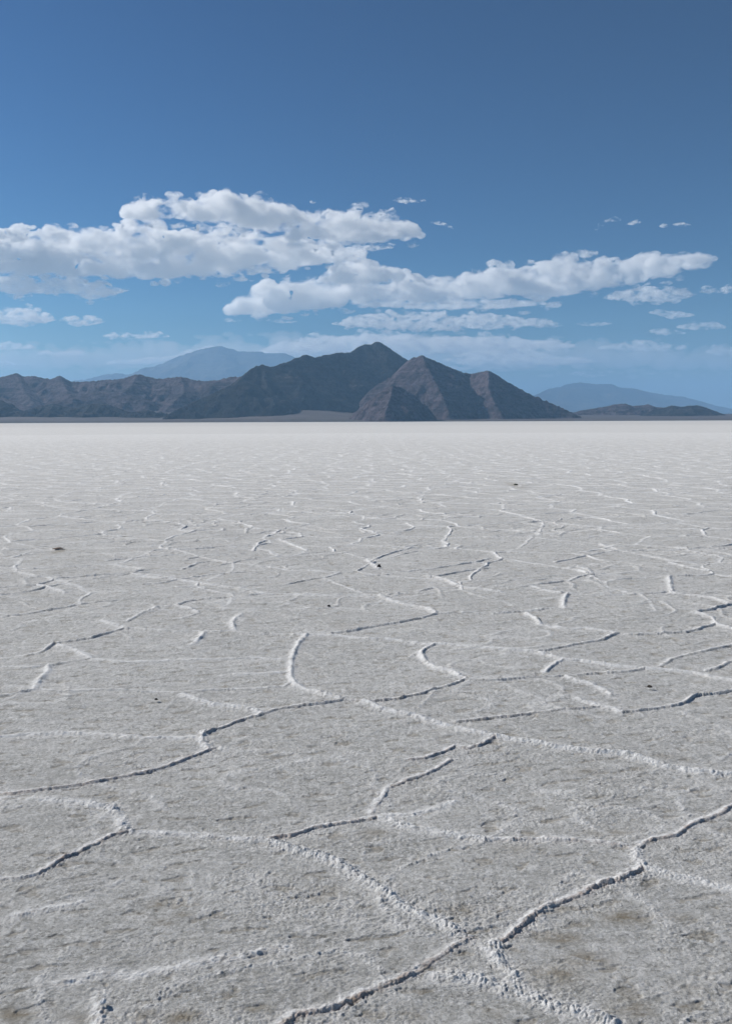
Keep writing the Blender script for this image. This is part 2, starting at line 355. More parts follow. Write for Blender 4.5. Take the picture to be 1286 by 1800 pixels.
def build_salt():
    # rings: fine near the camera, growing with distance
    rr = [0.3, .8, 1.3, 1.7, 1.95]; r = 2.1
    while r < 60000:
        if r < 8.5: d = min(max(r * r / 1700 * .9 * .75, .0028), .018)
        elif r < 14: d = .018
        elif r < 30: d = .018 + (r - 14) * .0012
        elif r < 120: d = r * .0016
        elif r < 400: d = r * .006
        else: d = r * .05
        rr.append(r); r += d
    rr.append(60000.0)
    rr = np.array(rr)
    fine = np.linspace(R(-26), R(26), 1040)
    mid = np.linspace(R(26), R(42), 90)[1:]
    rest = np.linspace(R(42), R(180), 80)[1:]
    th = np.concatenate([-rest[::-1][1:], -mid[::-1], fine, mid, rest])
    th = np.concatenate([th])
    nr, nc = len(rr), len(th)
    dth = np.gradient(th); drr = np.gradient(rr)
    X = (rr[:, None] * np.sin(th)[None]).astype(np.float64)
    Y = (rr[:, None] * np.cos(th)[None]).astype(np.float64)
    near = int(np.searchsorted(rr, 130.0))       # rows that carry relief
    x = X[:near].ravel(); y = Y[:near].ravel()
    sp = np.maximum(drr[:near, None] * .7, rr[:near, None] * dth[None] * .8).astype(np.float32).ravel()
    rad = np.repeat(rr[:near].astype(np.float32), nc)
    print('salt grid', nr, nc, near, round(time.time() - T0, 1))
    # warp of the position used for every ridge: makes edges ragged
    spq = np.clip(.05 / sp / 2 - .9, 0, 1)
    wx = x + .010 * perlin(x / .22, y / .22, 1) + .006 * spq * perlin(x / .05, y / .05, 2)
    wy = y + .010 * perlin(x / .22, y / .22, 3) + .006 * spq * perlin(x / .05, y / .05, 4)
    dref = np.array([.5, -.85])
    S = np.full(near * nc, 9.0, np.float32); H = np.zeros(near * nc, np.float32); Q = np.zeros(near * nc, np.float32)
    # procedural cells beyond the traced area
    px = x + .16 * perlin(x / 1.1, y / 1.1, 11) + .05 * perlin(x / .35, y / .35, 12)
    py = y + .16 * perlin(x / 1.1, y / 1.1, 13) + .05 * perlin(x / .35, y / .35, 14)
    outm = (rad > 7.5) | (np.abs(np.arctan2(x, y)) > R(25)) | (rad < 1.9)
    k = np.nonzero(outm)[0]
    CS = .86
    cx = px[k] / (CS * 1.6); cy = py[k] / CS
    ix = np.floor(cx).astype(np.int64); iy = np.floor(cy).astype(np.int64)
    d1 = np.full(len(k), 1e9); d2 = np.full(len(k), 1e9)
    p1 = np.zeros((len(k), 2)); p2 = np.zeros((len(k), 2)); i1 = np.zeros(len(k), np.int64); i2 = np.zeros(len(k), np.int64)
    for oy in (-1, 0, 1):
        for ox in (-1, 0, 1):
            h = _h2(ix + ox, iy + oy, 55); h2_ = _h2(ix + ox, iy + oy, 56)
            sx = (ix + ox + .1 + .8 * _val[h]) * CS * 1.6; sy = (iy + oy + .1 + .8 * _val[h2_]) * CS
            dd = (sx - px[k]) ** 2 + (sy - py[k]) ** 2
            c1 = dd < d1; c2 = (~c1) & (dd < d2)
            for A_, B_ in ((d1, d2), (i1, i2)): B_[c1] = A_[c1]
            p2[c1] = p1[c1]
            d1[c1] = dd[c1]; i1[c1] = h[c1]; p1[c1, 0] = sx[c1]; p1[c1, 1] = sy[c1]
            d2[c2] = dd[c2]; i2[c2] = h[c2]; p2[c2, 0] = sx[c2]; p2[c2, 1] = sy[c2]
    nv = p2 - p1; L = np.sqrt((nv ** 2).sum(1)) + 1e-6
    dist = (d2 - d1) / (2 * L); nn = nv / L[:, None]
    dn = nn @ dref
    s_ = np.where(dn > 0, -dist, dist)
    S[k] = s_; Q[k] = sstep(.15, .45, np.abs(nn @ np.array([.88, -.47])) )
    st = _val[(i1 * 31 + i2 * 31) & (_NT - 1)]
    # strength varies along an edge too, so lines break up as in the photograph
    along = sstep(-.35, .25, perlin(x[k] / .55, y[k] / .55, 21)).astype(np.float32)
    H[k] = .0075 * (.35 + .8 * st) * (.55 + .45 * along)
    H[k] *= sstep(7.5, 10.0, rad[k]) * 1.0 + (rad[k] < 7.5)
    px_, py_ = px, py
    print('voronoi', round(time.time() - T0, 1))
    # traced ridges
    S2 = S.reshape(near, nc); H2 = H.reshape(near, nc); Q2 = Q.reshape(near, nc)
    WX = wx.reshape(near, nc); WY = wy.reshape(near, nc)
    Rub = np.zeros((near, nc), np.float32)
    for q, stg, pts in RIDGES:
        G = [ground_at(*p) for p in pts]
        for A_, B_ in zip(G[:-1], G[1:]):
            pad = .14
            ra, rb = np.hypot(*A_), np.hypot(*B_); ta, tb = math.atan2(A_[0], A_[1]), math.atan2(B_[0], B_[1])
            r0, r1 = min(ra, rb) - pad, max(ra, rb) + pad; t0, t1 = min(ta, tb) - pad / r0, max(ta, tb) + pad / r0
            a0, a1 = np.searchsorted(rr[:near], [r0, r1]); b0, b1 = np.searchsorted(th, [t0, t1])
            if a1 <= a0 or b1 <= b0: continue
            sl = (slice(a0, a1), slice(b0, b1))
            dx, dy = B_ - A_; LL = dx * dx + dy * dy + 1e-9
            ax = WX[sl] - A_[0]; ay = WY[sl] - A_[1]
            t = np.clip((ax * dx + ay * dy) / LL, 0, 1)
            ex = ax - t * dx; ey = ay - t * dy
            dist = np.sqrt(ex * ex + ey * ey)
            n_ = np.array([dy, -dx]) / math.sqrt(LL)
            if n_ @ dref < 0: n_ = -n_
            sg = np.where(ex * n_[0] + ey * n_[1] > 0, dist, -dist)
            better = dist < np.abs(S2[sl])
            S2[sl] = np.where(better, sg, S2[sl]); H2[sl] = np.where(better, .0076 * (.4 + .7 * stg) * (1.7 - .7 * q), H2[sl]); Q2[sl] = np.where(better, q, Q2[sl])
    print('traced', round(time.time() - T0, 1))
    S = S2.ravel(); H = H2.ravel(); Q = Q2.ravel()
    along = (.78 + .3 * perlin(x / .5, y / .5, 31) + spq * (.3 * perlin(x / .16, y / .16, 33) + .25 * perlin(x / .05, y / .05, 32))).astype(np.float32)
    H = H * np.clip(along, .25, 1.3)
    H = H * (1 + np.clip((rad - 2.8) / 3.0, 0, 1.75) * (.45 + .55 * Q))
    def fade(lam): return np.clip(lam / sp / 2 - .9, 0, 1)
    w_up = np.maximum(.018, 1.3 * sp); w_dn = np.maximum(.012, 1.5 * sp)
    up = np.exp(np.minimum(S, 0) / w_up) * .60 + np.exp(np.minimum(S, 0) / .07) * .16 + .24 * np.exp(-(S / np.maximum(.008, .5 * sp)) ** 2)
    dn_ = np.sqrt(np.clip(1 - (S / w_dn) ** 2, 0, 1))
    hD = H * np.where(S < 0, up, dn_)
    wb = np.maximum(.019 + .0015 * np.clip(rad - 3, 0, 6), .9 * sp)
    hB = H * (.75 * np.exp(-(S / wb) ** 2) + .28 * np.exp(-np.abs(S) / .07))
    h = Q * hD + (1 - Q) * hB
    aS = np.abs(S); hn = np.clip(H / np.clip(.004 * rad, .009, .02), 0, 1.15)
    rub = hn * ((1 - Q) * np.exp(-(aS / (.040 + .008 * np.clip(rad - 3, 0, 5))) ** 2) * 1.0 + Q * (np.where(S > 0, .8 * np.exp(-(S / .07) ** 2), .55 * np.exp(-(S / .035) ** 2))))
    wc = np.maximum(.014 + .018 * (1 - Q), .0026 * rad)
    crest = np.clip(.55 + .6 * hn, 0, 1) * (H > .0012) * np.exp(-((S + .010 * Q) / wc) ** 2) * np.clip(.75 + .5 * perlin(x / .09, y / .09, 71) + spq * .9 * perlin(x / .028, y / .028, 72), 0, 1)
    patch = sstep(.12, .5, perlin(x / .7, y / .35, 41) + .5 * perlin(x / .2, y / .12, 42)).astype(np.float32)
    # rubbly areas seen in the photograph
    for (cx_, cy_, ex_, ey_, amp) in [(620,1370,110,40,.9),(560,1350,120,28,.5),(1160,1290,110,30,.35),(780,1260,60,12,.8),(1180,1420,80,20,.4),(880,1690,60,25,.5),(740,1715,70,20,.8),(1210,1780,80,30,.7),(600,1730,50,20,.4),(980,1560,60,12,.5),(1200,1530,70,20,.7),(520,1690,100,22,.3),(250,1270,120,16,.25),(1120,1440,80,22,.5),(480,1640,60,12,.4),(700,1000,400,60,.2)]:
        c_ = ground_at(cx_, cy_); c2_ = ground_at(cx_ + ex_, cy_); c3_ = ground_at(cx_, cy_ - ey_)
        g = np.exp(-((x - c_[0]) / (c2_[0] - c_[0])) ** 2 - ((y - c_[1]) / (c3_[1] - c_[1])) ** 2)
        patch = np.maximum(patch * (1 - .6 * g), amp * g * np.clip(.8 + .9 * perlin(x / .12, y / .08, 43), .1, 1.2)).astype(np.float32)
    base = .30 * patch + .07
    rubble = np.clip(np.maximum(rub, base), 0, 1).astype(np.float32)
    rubble0 = rubble
    ca, sa = math.cos(R(14)), math.sin(R(14))
    u = x * ca + y * sa; v = -x * sa + y * ca
    h = h + .007 * perlin(x / 1.4, y / 1.4, 51) + .0045 * perlin(x / .42, y / .42, 52)
    sec = np.clip(1 - np.abs(perlin(px_ / .62, py_ / .5, 81)) * 11, 0, 1) * sstep(-.15, .25, perlin(x / 1.7, y / 1.1, 82))
    sec2 = np.clip(1 - np.abs(perlin(px_ / .27, py_ / .2, 83)) * 9, 0, 1) * sstep(0, .35, perlin(x / .9, y / .7, 84))
    h = h + (.0035 + .0012 * np.clip(rad - 4, 0, 9)) * sec + .003 * sec2 * fade(.08)
    crest = np.maximum(crest, (.45 * sec + .2 * sec2) * np.clip(.5 + perlin(x / .04, y / .04, 85), 0, 1))
    fr = sstep(10, 80, rad)
    crest = crest * (1 - .25 * sstep(6, 9, rad)) * (1 - .55 * fr) + .10 * fr * sstep(40, 120, rad)
    rubble = np.maximum(rubble, .55 * sec + .3 * sec2).astype(np.float32)
    h = h + fade(.10) * .0012 * perlin(u / .22, v / .10, 53)
    wv = v + .05 * perlin(x / .3, y / .3, 63); uu = u + .05 * perlin(x / .35, y / .35, 64)
    rg = (.35 + 1.1 * sstep(-.2, .4, perlin(x / .45, y / .3, 62))).astype(np.float32)
    h = h + rg * fade(.05) * .0013 * perlin(uu / .09, wv / .045, 54)
    st2 = perlin(uu / .036, wv / .020, 55)
    h = h + rg * fade(.022) * (.0014 * st2 + .0014 * perlin(uu / .018, wv / .012, 56))
    bl = np.abs(perlin(x / .030, y / .030, 57)); bl2 = np.abs(perlin(x / .015, y / .015, 58))
    h = h + rubble * (fade(.030) * .0080 * (bl * 1.3 - .3) + fade(.013) * .0060 * (bl2 * 1.3 - .3))
    h = h + rubble * fade(.009) * .002 * perlin(x / .008, y / .008, 59)
    # shallow dissolution pits in the plates
    pit = sstep(.35, .62, perlin(u / .13, v / .05, 60) + .35 * perlin(x / .03, y / .02, 61))
    h = h - fade(.05) * .004 * pit
    rimv = Q * hn * np.exp(-((S - .003) / .012) ** 2) * np.clip((5.6 - rad) / 1.5, 0, 1)
    stain = np.zeros_like(h)
    for (cx_, cy_, ex_, ey_, amp) in STAINS:
        c_ = ground_at(cx_, cy_); c2_ = ground_at(cx_ + ex_ * 1.2, cy_); c3_ = ground_at(cx_, cy_ - ey_ * 1.4)
        stain = np.maximum(stain, amp * np.exp(-((x - c_[0]) / (c2_[0] - c_[0])) ** 2 - ((y - c_[1]) / (c3_[1] - c_[1])) ** 2))
    stain = np.maximum(stain, .45 * pit * fade(.05))
    zz = np.zeros((nr, nc)); zz[:near] = (h * sstep(130, 90, rad) if False else h * (1 - sstep(80, 128, rad))).reshape(near, nc)
    def full(v_, fill):
        o_ = np.full((nr, nc), fill, np.float32); o_[:near] = v_.reshape(near, nc); return o_
    V = np.stack([X, Y, zz], -1)
    o = grid_mesh('ground', V, nr, nc, salt_material(), dict(rubble=full(rubble, .2), crest=full(np.clip(crest * 1.35, 0, 1), .17), rim=full(rimv, 0), stain=full(stain, 0)), wrap=True)
    tag(o, kind='structure')
    print('salt done', round(time.time() - T0, 1))
    return o
build_salt()

# ---------------------------------------------------------------- mountains
NS, FS = .7, 1.33
def seg_height(x, y, P, Q_, foot, expo):
    (ax, ay, az), (bx, by, bz) = P, Q_
    dx, dy = bx - ax, by - ay; LL = dx * dx + dy * dy + 1e-6
    t = np.clip(((x - ax) * dx + (y - ay) * dy) / LL, 0, 1)
    d = np.hypot(x - ax - t * dx, y - ay - t * dy); z = az + t * (bz - az)
    return z * np.clip(1 - d / (foot * np.maximum(z, 1)), 0, 1) ** expo + -np.maximum(0, d - foot * z) * .05

def fbm(x, y, lam, octs, seed, ridged=False):
    s = 0; a_ = 1; n = 0
    for i in range(octs):
        v = perlin(x / lam, y / lam, seed + i)
        if ridged: v = 1 - 2 * np.abs(v)
        s = s + a_ * v; n += a_; a_ *= .52; lam /= 2.05
    return s / n

def mountain(name, lines, mat, foot=2.0, expo=1.15, rough=.22, lam=700, step=25, seed=1, margin=1.0):
    k_ = FS if mat is M_FAR else NS
    lam *= k_; step *= k_
    L = [[at(p[0], p[1], p[2] * k_) for p in ln] for ln in lines]
    allp = np.array([p for ln in L for p in ln])
    zmax = allp[:, 2].max()
    m = zmax * foot * margin
    x0, x1 = allp[:, 0].min() - m, allp[:, 0].max() + m; y0, y1 = allp[:, 1].min() - m, allp[:, 1].max() + m * .8
    xs = np.arange(x0, x1, step); ys = np.arange(y0, y1, step)
    Xg, Yg = np.meshgrid(xs, ys); x = Xg.ravel(); y = Yg.ravel()
    wxx = x + lam * .20 * perlin(x / lam, y / lam, seed + 70) + lam * .08 * perlin(x / lam * 3, y / lam * 3, seed + 71)
    wyy = y + lam * .20 * perlin(x / lam, y / lam, seed + 72) + lam * .08 * perlin(x / lam * 3, y / lam * 3, seed + 73)
    h = np.full(len(x), -60.0); crest = np.full(len(x), 1e9)
    for ln in L:
        for A_, B_ in zip(ln[:-1], ln[1:]):
            dx, dy = B_[0] - A_[0], B_[1] - A_[1]; LL = dx * dx + dy * dy + 1e-6
            t = np.clip(((x - A_[0]) * dx + (y - A_[1]) * dy) / LL, 0, 1)
            crest = np.minimum(crest, np.hypot(x - A_[0] - t * dx, y - A_[1] - t * dy))
    k = sstep(0, lam * .6, crest)               # crest line stays exact, flanks warp
    xx = x + (wxx - x) * k; yy = y + (wyy - y) * k
    for ln in L:
        for A_, B_ in zip(ln[:-1], ln[1:]):
            s_ = seg_height(xx, yy, A_, B_, foot, expo)
            h = np.maximum(h, s_)
    rel = np.clip(h / zmax, 0, 1)
    er = fbm(x, y, lam * .55, 6, seed, True) - .25
    h = h + k * rough * zmax * er * (np.clip(rel * 1.6, 0, 1) * (.25 + .75 * (1 - rel)))
    h = h + (.018 * zmax + 3) * (fbm(x, y, lam * .14, 3, seed + 20, True) + .15) * np.clip(rel * 8, 0, 1)
    h = h + 11 * fbm(x, y, lam * .1, 3, seed + 40, True) * np.clip(rel * 6, 0, 1) * k
    h = np.where(h < -28, -28, h)
    o = grid_mesh(name, np.stack([x, y, h], -1), len(ys), len(xs), mat)
    return tag(o, kind='structure')

# left massif in shade-toned rock, its face turned away from the sun
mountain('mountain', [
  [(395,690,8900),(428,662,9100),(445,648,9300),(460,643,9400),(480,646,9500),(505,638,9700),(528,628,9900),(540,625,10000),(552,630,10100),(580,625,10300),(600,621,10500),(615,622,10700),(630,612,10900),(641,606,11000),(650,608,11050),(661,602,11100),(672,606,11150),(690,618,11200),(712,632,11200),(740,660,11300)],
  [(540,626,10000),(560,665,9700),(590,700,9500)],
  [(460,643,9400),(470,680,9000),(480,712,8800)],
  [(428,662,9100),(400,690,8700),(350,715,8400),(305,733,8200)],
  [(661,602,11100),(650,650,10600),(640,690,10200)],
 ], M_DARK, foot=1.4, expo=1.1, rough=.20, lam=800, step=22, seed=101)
# brown peak with a sunlit left face
mountain('mountain', [
  [(700,655,9900),(715,637,9600),(728,629,9400),(742,626,9300),(760,634,9550),(785,645,9850),(812,656,10150),(830,658,10200),(845,655,9900),(858,652,9600),(870,658,9600),(890,672,9600),(920,688,9550),(960,706,9500),(1000,724,9400),(1020,733,9350)],
  [(742,626,9300),(752,650,9050),(766,675,8800),(778,700,8550),(788,725,8350)],
  [(715,637,9700),(700,662,9300),(690,675,9100)],
  [(858,652,9600),(858,680,9200),(866,705,8900),(880,728,8650)],
 ], M_ROCK, foot=1.2, expo=1.1, rough=.19, lam=600, step=18, seed=202)
# small pyramid in front
mountain('hill', [
  [(628,724,7850),(645,709,7850),(665,692,7830),(680,683,7800),(690,679,7800),(702,681,7950),(712,686,8200)],
  [(690,679,7800),(686,698,7600),(676,728,7250)],
 ], M_ROCK, foot=1.12, expo=1.05, rough=.14, lam=260, step=9, seed=303)
# long low hills on the left
mountain('hill', [
  [(-60,668,12000),(-20,668,12000),(0,665,12000),(30,657,11900),(45,663,11900),(60,662,11800),(90,668,11800),(105,661,11700),(120,672,11700),(150,672,11600),(185,669,11500),(215,667,11400),(245,658,11300),(262,664,11300),(285,667,11200),(318,663,11100),(340,669,11000),(370,671,10900),(405,664,10800),(440,662,10600)],
  [(30,657,11900),(45,690,11100),(60,710,10500)],
  [(-30,690,10500),(20,705,10200),(60,722,9800)],
  [(245,658,11300),(225,685,10700),(190,705,10200),(160,722,9700)],
  [(105,661,11700),(120,690,11000),(110,715,10200)],
  [(318,663,11100),(325,690,10400),(300,712,9900)],
  [(120,694,10200),(200,690,10300),(250,700,10200)],
 ], M_ROCK, foot=2.0, expo=1.2, rough=.42, lam=560, step=22, seed=404)
# low dark knolls standing out of the fan in front of the left hills
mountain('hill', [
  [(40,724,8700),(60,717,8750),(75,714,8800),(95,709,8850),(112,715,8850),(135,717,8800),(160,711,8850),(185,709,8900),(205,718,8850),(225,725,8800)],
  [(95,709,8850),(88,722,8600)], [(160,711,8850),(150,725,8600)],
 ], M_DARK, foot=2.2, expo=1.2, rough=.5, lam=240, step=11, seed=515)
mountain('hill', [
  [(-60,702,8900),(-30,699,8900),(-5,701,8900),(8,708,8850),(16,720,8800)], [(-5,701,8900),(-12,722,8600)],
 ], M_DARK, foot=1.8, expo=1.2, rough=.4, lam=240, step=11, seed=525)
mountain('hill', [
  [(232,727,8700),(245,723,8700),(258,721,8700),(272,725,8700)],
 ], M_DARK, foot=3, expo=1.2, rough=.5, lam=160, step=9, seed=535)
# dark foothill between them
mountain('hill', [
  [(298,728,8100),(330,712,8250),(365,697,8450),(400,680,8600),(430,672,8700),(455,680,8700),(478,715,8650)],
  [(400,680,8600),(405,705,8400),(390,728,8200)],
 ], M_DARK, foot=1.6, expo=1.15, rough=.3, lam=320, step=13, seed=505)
# pale blue summit far behind on the left
mountain('mountain', [
  [(120,672,28350),(150,668,28350),(185,660,28350),(205,657,28350),(225,660,28350),(250,655,27675),(280,642,27405),(320,625,27270),(350,616,27135),(370,612,27000),(386,609,27000),(400,613,27000),(420,618,27000),(450,619,27000),(480,623,27000),(500,621,27000),(520,632,27000),(560,650,27000)],
  [(386,609,27000),(370,645,25650)], [(450,619,27000),(460,655,25920)], [(320,625,27270),(300,655,26325)],
 ], M_FAR, foot=2.0, expo=1.1, rough=.15, lam=1500, step=60, seed=606)
# far ridge on the right
mountain('mountain', [
  [(900,705,27456),(940,695,27456),(965,684,27456),(985,680,27456),(1000,675,27456),(1020,673,27456),(1045,676,27456),(1075,676,27456),(1090,682,27456),(1115,684,27456),(1140,690,27456),(1170,695,27456),(1200,698,27456),(1230,706,27456),(1255,713,27456),(1286,719,27456),(1340,728,27456)],
  [(1020,673,27456),(1030,700,26400)], [(1115,684,27456),(1120,708,26400)],
 ], M_FAR, foot=2.4, expo=1.1, rough=.15, lam=1500, step=60, seed=707)
# low brown knolls on the right
mountain('hill', [
  [(1020,722,12000),(1045,718,12000),(1065,715,12000),(1080,711,12000),(1098,710,12000),(1110,714,12000),(1125,713,12000),(1138,711,12000),(1150,716,12000),(1175,718,12000)],
 ], M_ROCK, foot=3.0, expo=1.4, rough=.3, lam=300, step=15, seed=808)
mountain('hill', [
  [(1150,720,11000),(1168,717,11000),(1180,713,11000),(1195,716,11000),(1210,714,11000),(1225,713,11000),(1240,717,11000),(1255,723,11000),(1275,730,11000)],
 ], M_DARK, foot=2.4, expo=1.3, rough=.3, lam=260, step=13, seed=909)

# gravel fan sloping up from the far shore of the salt
def build_fan():
    xs = np.linspace(-16000, 16000, 640); ys = np.concatenate([np.linspace(6500, 13000, 220), np.linspace(13000, 30000, 60)[1:]])
    Xg, Yg = np.meshgrid(xs, ys); x = Xg.ravel(); y = Yg.ravel()
    t = np.clip((y - 7400 + 350 * perlin(x / 2500, y / 2500, 5)) / 2400, -.3, 2.0)
    h = np.where(t < 0, t * 20, 12 * np.minimum(t * 12, 1) + 105 * np.clip(t, 0, 2) ** 1.3)
    h = h * (1 - .68 * sstep(-500, 450, x))
    h = h * (1 + .75 * np.exp(-((x + 750) / 650) ** 2))
    h = h + np.clip(t * 5, 0, 1) * (9 * fbm(x, y, 900, 5, 9) + 3 * fbm(x, y, 160, 3, 19))
    o = grid_mesh('terrain', np.stack([x, y, h], -1) * NS, len(ys), len(xs), M_FAN)
    tag(o, kind='structure')
build_fan()
print('mountains', round(time.time() - T0, 1))

# ---------------------------------------------------------------- stones and crust fragments lying on the salt
def lump(name, px, py, sx, sy, sz, color, label, cat='stone', seed=0, yaw=0):
    s = NB(name); P = s.n('ShaderNodeTexCoord').outputs['Object']
    s.l(s.mix(s.noise(P, 60, 4), tuple(c * .6 for c in color), color), s.b.inputs['Base Color']); s.b.inputs['Roughness'].default_value = .95
    import bmesh
    bm = bmesh.new(); bmesh.ops.create_icosphere(bm, subdivisions=4, radius=1)
    V = np.array([v.co[:] for v in bm.verts])
    n = perlin3(V * 1.3 + seed * 7.1, seed) * .35 + perlin3(V * 3.1 + seed, seed + 1) * .16 + perlin3(V * 8 + seed, seed + 2) * .07
    for v, k in zip(bm.verts, n):
        v.co = v.co * (1 + float(k)); v.co.x *= sx; v.co.y *= sy; v.co.z = max(v.co.z * sz, -sz * .35)
    me = bpy.data.meshes.new(name); bm.to_mesh(me); bm.free(); me.materials.append(s.m)
    for p in me.polygons: p.use_smooth = True
    o = bpy.data.objects.new(name, me); col.objects.link(o)
    g = ground_at(px, py); o.location = (g[0], g[1], .012 + sz * .25); o.rotation_euler[2] = yaw
    return tag(o, label, cat)
lump('stone', 666, 999, .022, .022, .026, (.03, .03, .035), 'small black stone standing at the corner of a white salt ridge', seed=1)
lump('mud_slab', 103, 966, .065, .035, .012, (.26, .19, .14), 'flat brown slab of mud crust tipped up from the salt, far left', 'mud slab', seed=2, yaw=.3)
lump('mud_clod', 906, 853, .06, .05, .022, (.09, .10, .07), 'dark greenish clod on the far salt, right of centre', 'clod', seed=3)
lump('pebble', 578, 1068, .014, .011, .012, (.05, .045, .04), 'tiny dark pebble alone on the plate above the looped ridge', 'pebble', seed=4)
lump('pebble', 275, 1233, .009, .008, .008, (.05, .045, .04), 'tiny dark pebble on the smooth plate at left, below the long horizontal ridge', 'pebble', seed=5)
lump('pebble', 1141, 1211, .016, .010, .010, (.07, .06, .05), 'small dark pebble on the plate near the right edge of the photo', 'pebble', seed=6)
lump('salt_clod', 182, 1768, .008, .009, .008, (.75, .76, .77), 'pale rounded salt clod sitting in the short ridge at the bottom left', 'salt clod', seed=7)

# ---------------------------------------------------------------- clouds: lumpy closed bodies filled with scattering vapour
def cloud_material(dens, lam, an=.3, lo=.485, hi=.585):
    m = bpy.data.materials.new('cloud_vapour'); m.use_nodes = True; t = m.node_tree; t.nodes.clear()
    out = t.nodes.new('ShaderNodeOutputMaterial'); v = t.nodes.new('ShaderNodeVolumePrincipled')
    v.inputs['Color'].default_value = (.985, .984, .982, 1); v.inputs['Anisotropy'].default_value = an
    g = t.nodes.new('ShaderNodeTexCoord'); mp = t.nodes.new('ShaderNodeMapping'); mp.inputs['Scale'].default_value = (.6 / lam, .6 / lam, 1.15 / lam)
    t.links.new(g.outputs['Object'], mp.inputs[0])
    n = t.nodes.new('ShaderNodeTexNoise'); n.inputs['Scale'].default_value = 1; n.inputs['Detail'].default_value = 7; n.inputs['Roughness'].default_value = .64
    t.links.new(mp.outputs[0], n.inputs['Vector'])
    r = t.nodes.new('ShaderNodeMapRange'); r.inputs[1].default_value = lo; r.inputs[2].default_value = hi; r.inputs[3].default_value = 0; r.inputs[4].default_value = dens
    t.links.new(n.outputs['Fac'], r.inputs[0]); t.links.new(r.outputs[0], v.inputs['Density'])
    t.links.new(v.outputs[0], out.inputs['Volume']); m.cycles.volume_step_rate = STEP
    return m
STEP = .07
def plain_vapour(dens):
    m = bpy.data.materials.new('horizon_paling_veil'); m.use_nodes = True; t = m.node_tree; t.nodes.clear()
    out = t.nodes.new('ShaderNodeOutputMaterial'); v = t.nodes.new('ShaderNodeVolumePrincipled')
    v.inputs['Color'].default_value = (.99, .99, .99, 1); v.inputs['Density'].default_value = dens; v.inputs['Anisotropy'].default_value = .3
    t.links.new(v.outputs[0], out.inputs['Volume']); return m
_cm = {}
CF = 1.8
def cloud(label, top, base, D, T, dens=.006, seed=1, puff=1.0, group=None, plain=False):
    """top/base: outline of the cloud; D distance, T depth in metres."""
    D *= CF; T *= CF; dens /= CF
    rnd = random.Random(seed)
    tx = [p[0] for p in top]; tyv = [p[1] for p in top]; bx = [p[0] for p in base]; byv = [p[1] for p in base]
    x0, x1 = max(min(tx), min(bx)), min(max(tx), max(bx))
    mpp = D / F                                       # metres per photo pixel
    blobs = []
    x = x0
    while x < x1:
        yt = np.interp(x, tx, tyv); yb = np.interp(x, bx, byv)
        th_ = max(yb - yt, 3.0)
        rmax = min(th_ * .5, 17)
        if T < 1200 * CF: yt = yt + rnd.uniform(-.12, .35) * th_; th_ = max(yb - yt, 2.5)
        else: yt = yt + rnd.uniform(-.10, .22) * th_
        rt = rmax * rnd.uniform(.45, .95)             # a knob on the upper edge
        blobs.append((at(x, yt + rt * rnd.uniform(.85, 1.3), D + rnd.uniform(-.25, .25) * T), rt * mpp * rnd.uniform(1.0, 1.5), rt * mpp))
        k = max(2, int(T / (rmax * mpp * 1.6))) if th_ > 8 else 2
        lv = max(1, int(th_ / (rmax * 1.5)))
        for j in range(lv):
            for i in range(min(k, 6)):
                r_ = rmax * rnd.uniform(.6, 1.0)
                yc = yb - r_ - (j + rnd.random() * .8) / lv * max(th_ - 2 * r_, 0)
                blobs.append((at(x + rnd.uniform(-.5, .5) * rmax, yc, D + ((i + rnd.random()) / min(k, 6) - .5) * T), r_ * mpp * rnd.uniform(1.0, 1.8), r_ * mpp))
        x += max(rmax * rnd.uniform(.5, .9), 1.2)
    if T > 1200 * CF or (x1 - x0) > 250:                  # torn scraps round the body
        for i in range(int((x1 - x0) / (9 if T > 1200 * CF else 16))):
            x = rnd.uniform(x0, x1); yt = np.interp(x, tx, tyv); yb = np.interp(x, bx, byv)
            low = rnd.random() < .62
            yy = yb + rnd.uniform(-3, 11) if low else yt + rnd.uniform(-5, 3)
            r_ = rnd.uniform(1.6, 4.2)
            blobs.append((at(x, yy, D + rnd.uniform(-.4, .1) * T), r_ * mpp * rnd.uniform(1.6, 4.5), r_ * mpp * .8))
    ico = bpy.data.meshes.new('tmp'); import bmesh
    b = bmesh.new(); bmesh.ops.create_icosphere(b, subdivisions=2, radius=1)
    iv = np.array([v.co[:] for v in b.verts]); fi = np.array([[v.index for v in f.verts] for f in b.faces]); b.free()
    Vs = []; Fs = []
    for i, (c, rh, rz) in enumerate(blobs):
        Vs.append(iv * np.array([rh, rh, rz]) + c); Fs.append(fi + i * len(iv))
    V = np.concatenate(Vs); Fc = np.concatenate(Fs)
    me = bpy.data.meshes.new('cloud'); me.from_pydata(V.tolist(), [], Fc.tolist())
    o = bpy.data.objects.new('cloud', me); col.objects.link(o)
    md = o.modifiers.new('r', 'REMESH'); md.mode = 'VOXEL'; md.voxel_size = max(mpp * 1.9, 14); md.use_smooth_shade = True
    dg = bpy.context.evaluated_depsgraph_get(); dg.update()
    me2 = bpy.data.meshes.new_from_object(o.evaluated_get(dg)); o.modifiers.clear(); o.data = me2; me2.name = 'cloud'
    n = len(me2.vertices); P = np.zeros(n * 3); me2.vertices.foreach_get('co', P); P = P.reshape(-1, 3)
    Nn = np.zeros(n * 3); me2.vertices.foreach_get('normal', Nn); Nn = Nn.reshape(-1, 3)
    s = mpp * puff
    dsp = np.zeros(n)
    for lam, amp, sd_ in ((48, 9, 1), (22, 5.5, 2), (10, 3.0, 3), (5, 1.6, 4)):
        q = P / (lam * s) ; q = q * np.array([.8, .8, 1.25])
        v = perlin3(q, sd_ + seed); dsp += amp * s * (v if sd_ == 1 else (.35 - np.abs(v) * 1.3))
    thin = np.median([b_[2] for b_ in blobs]) / mpp
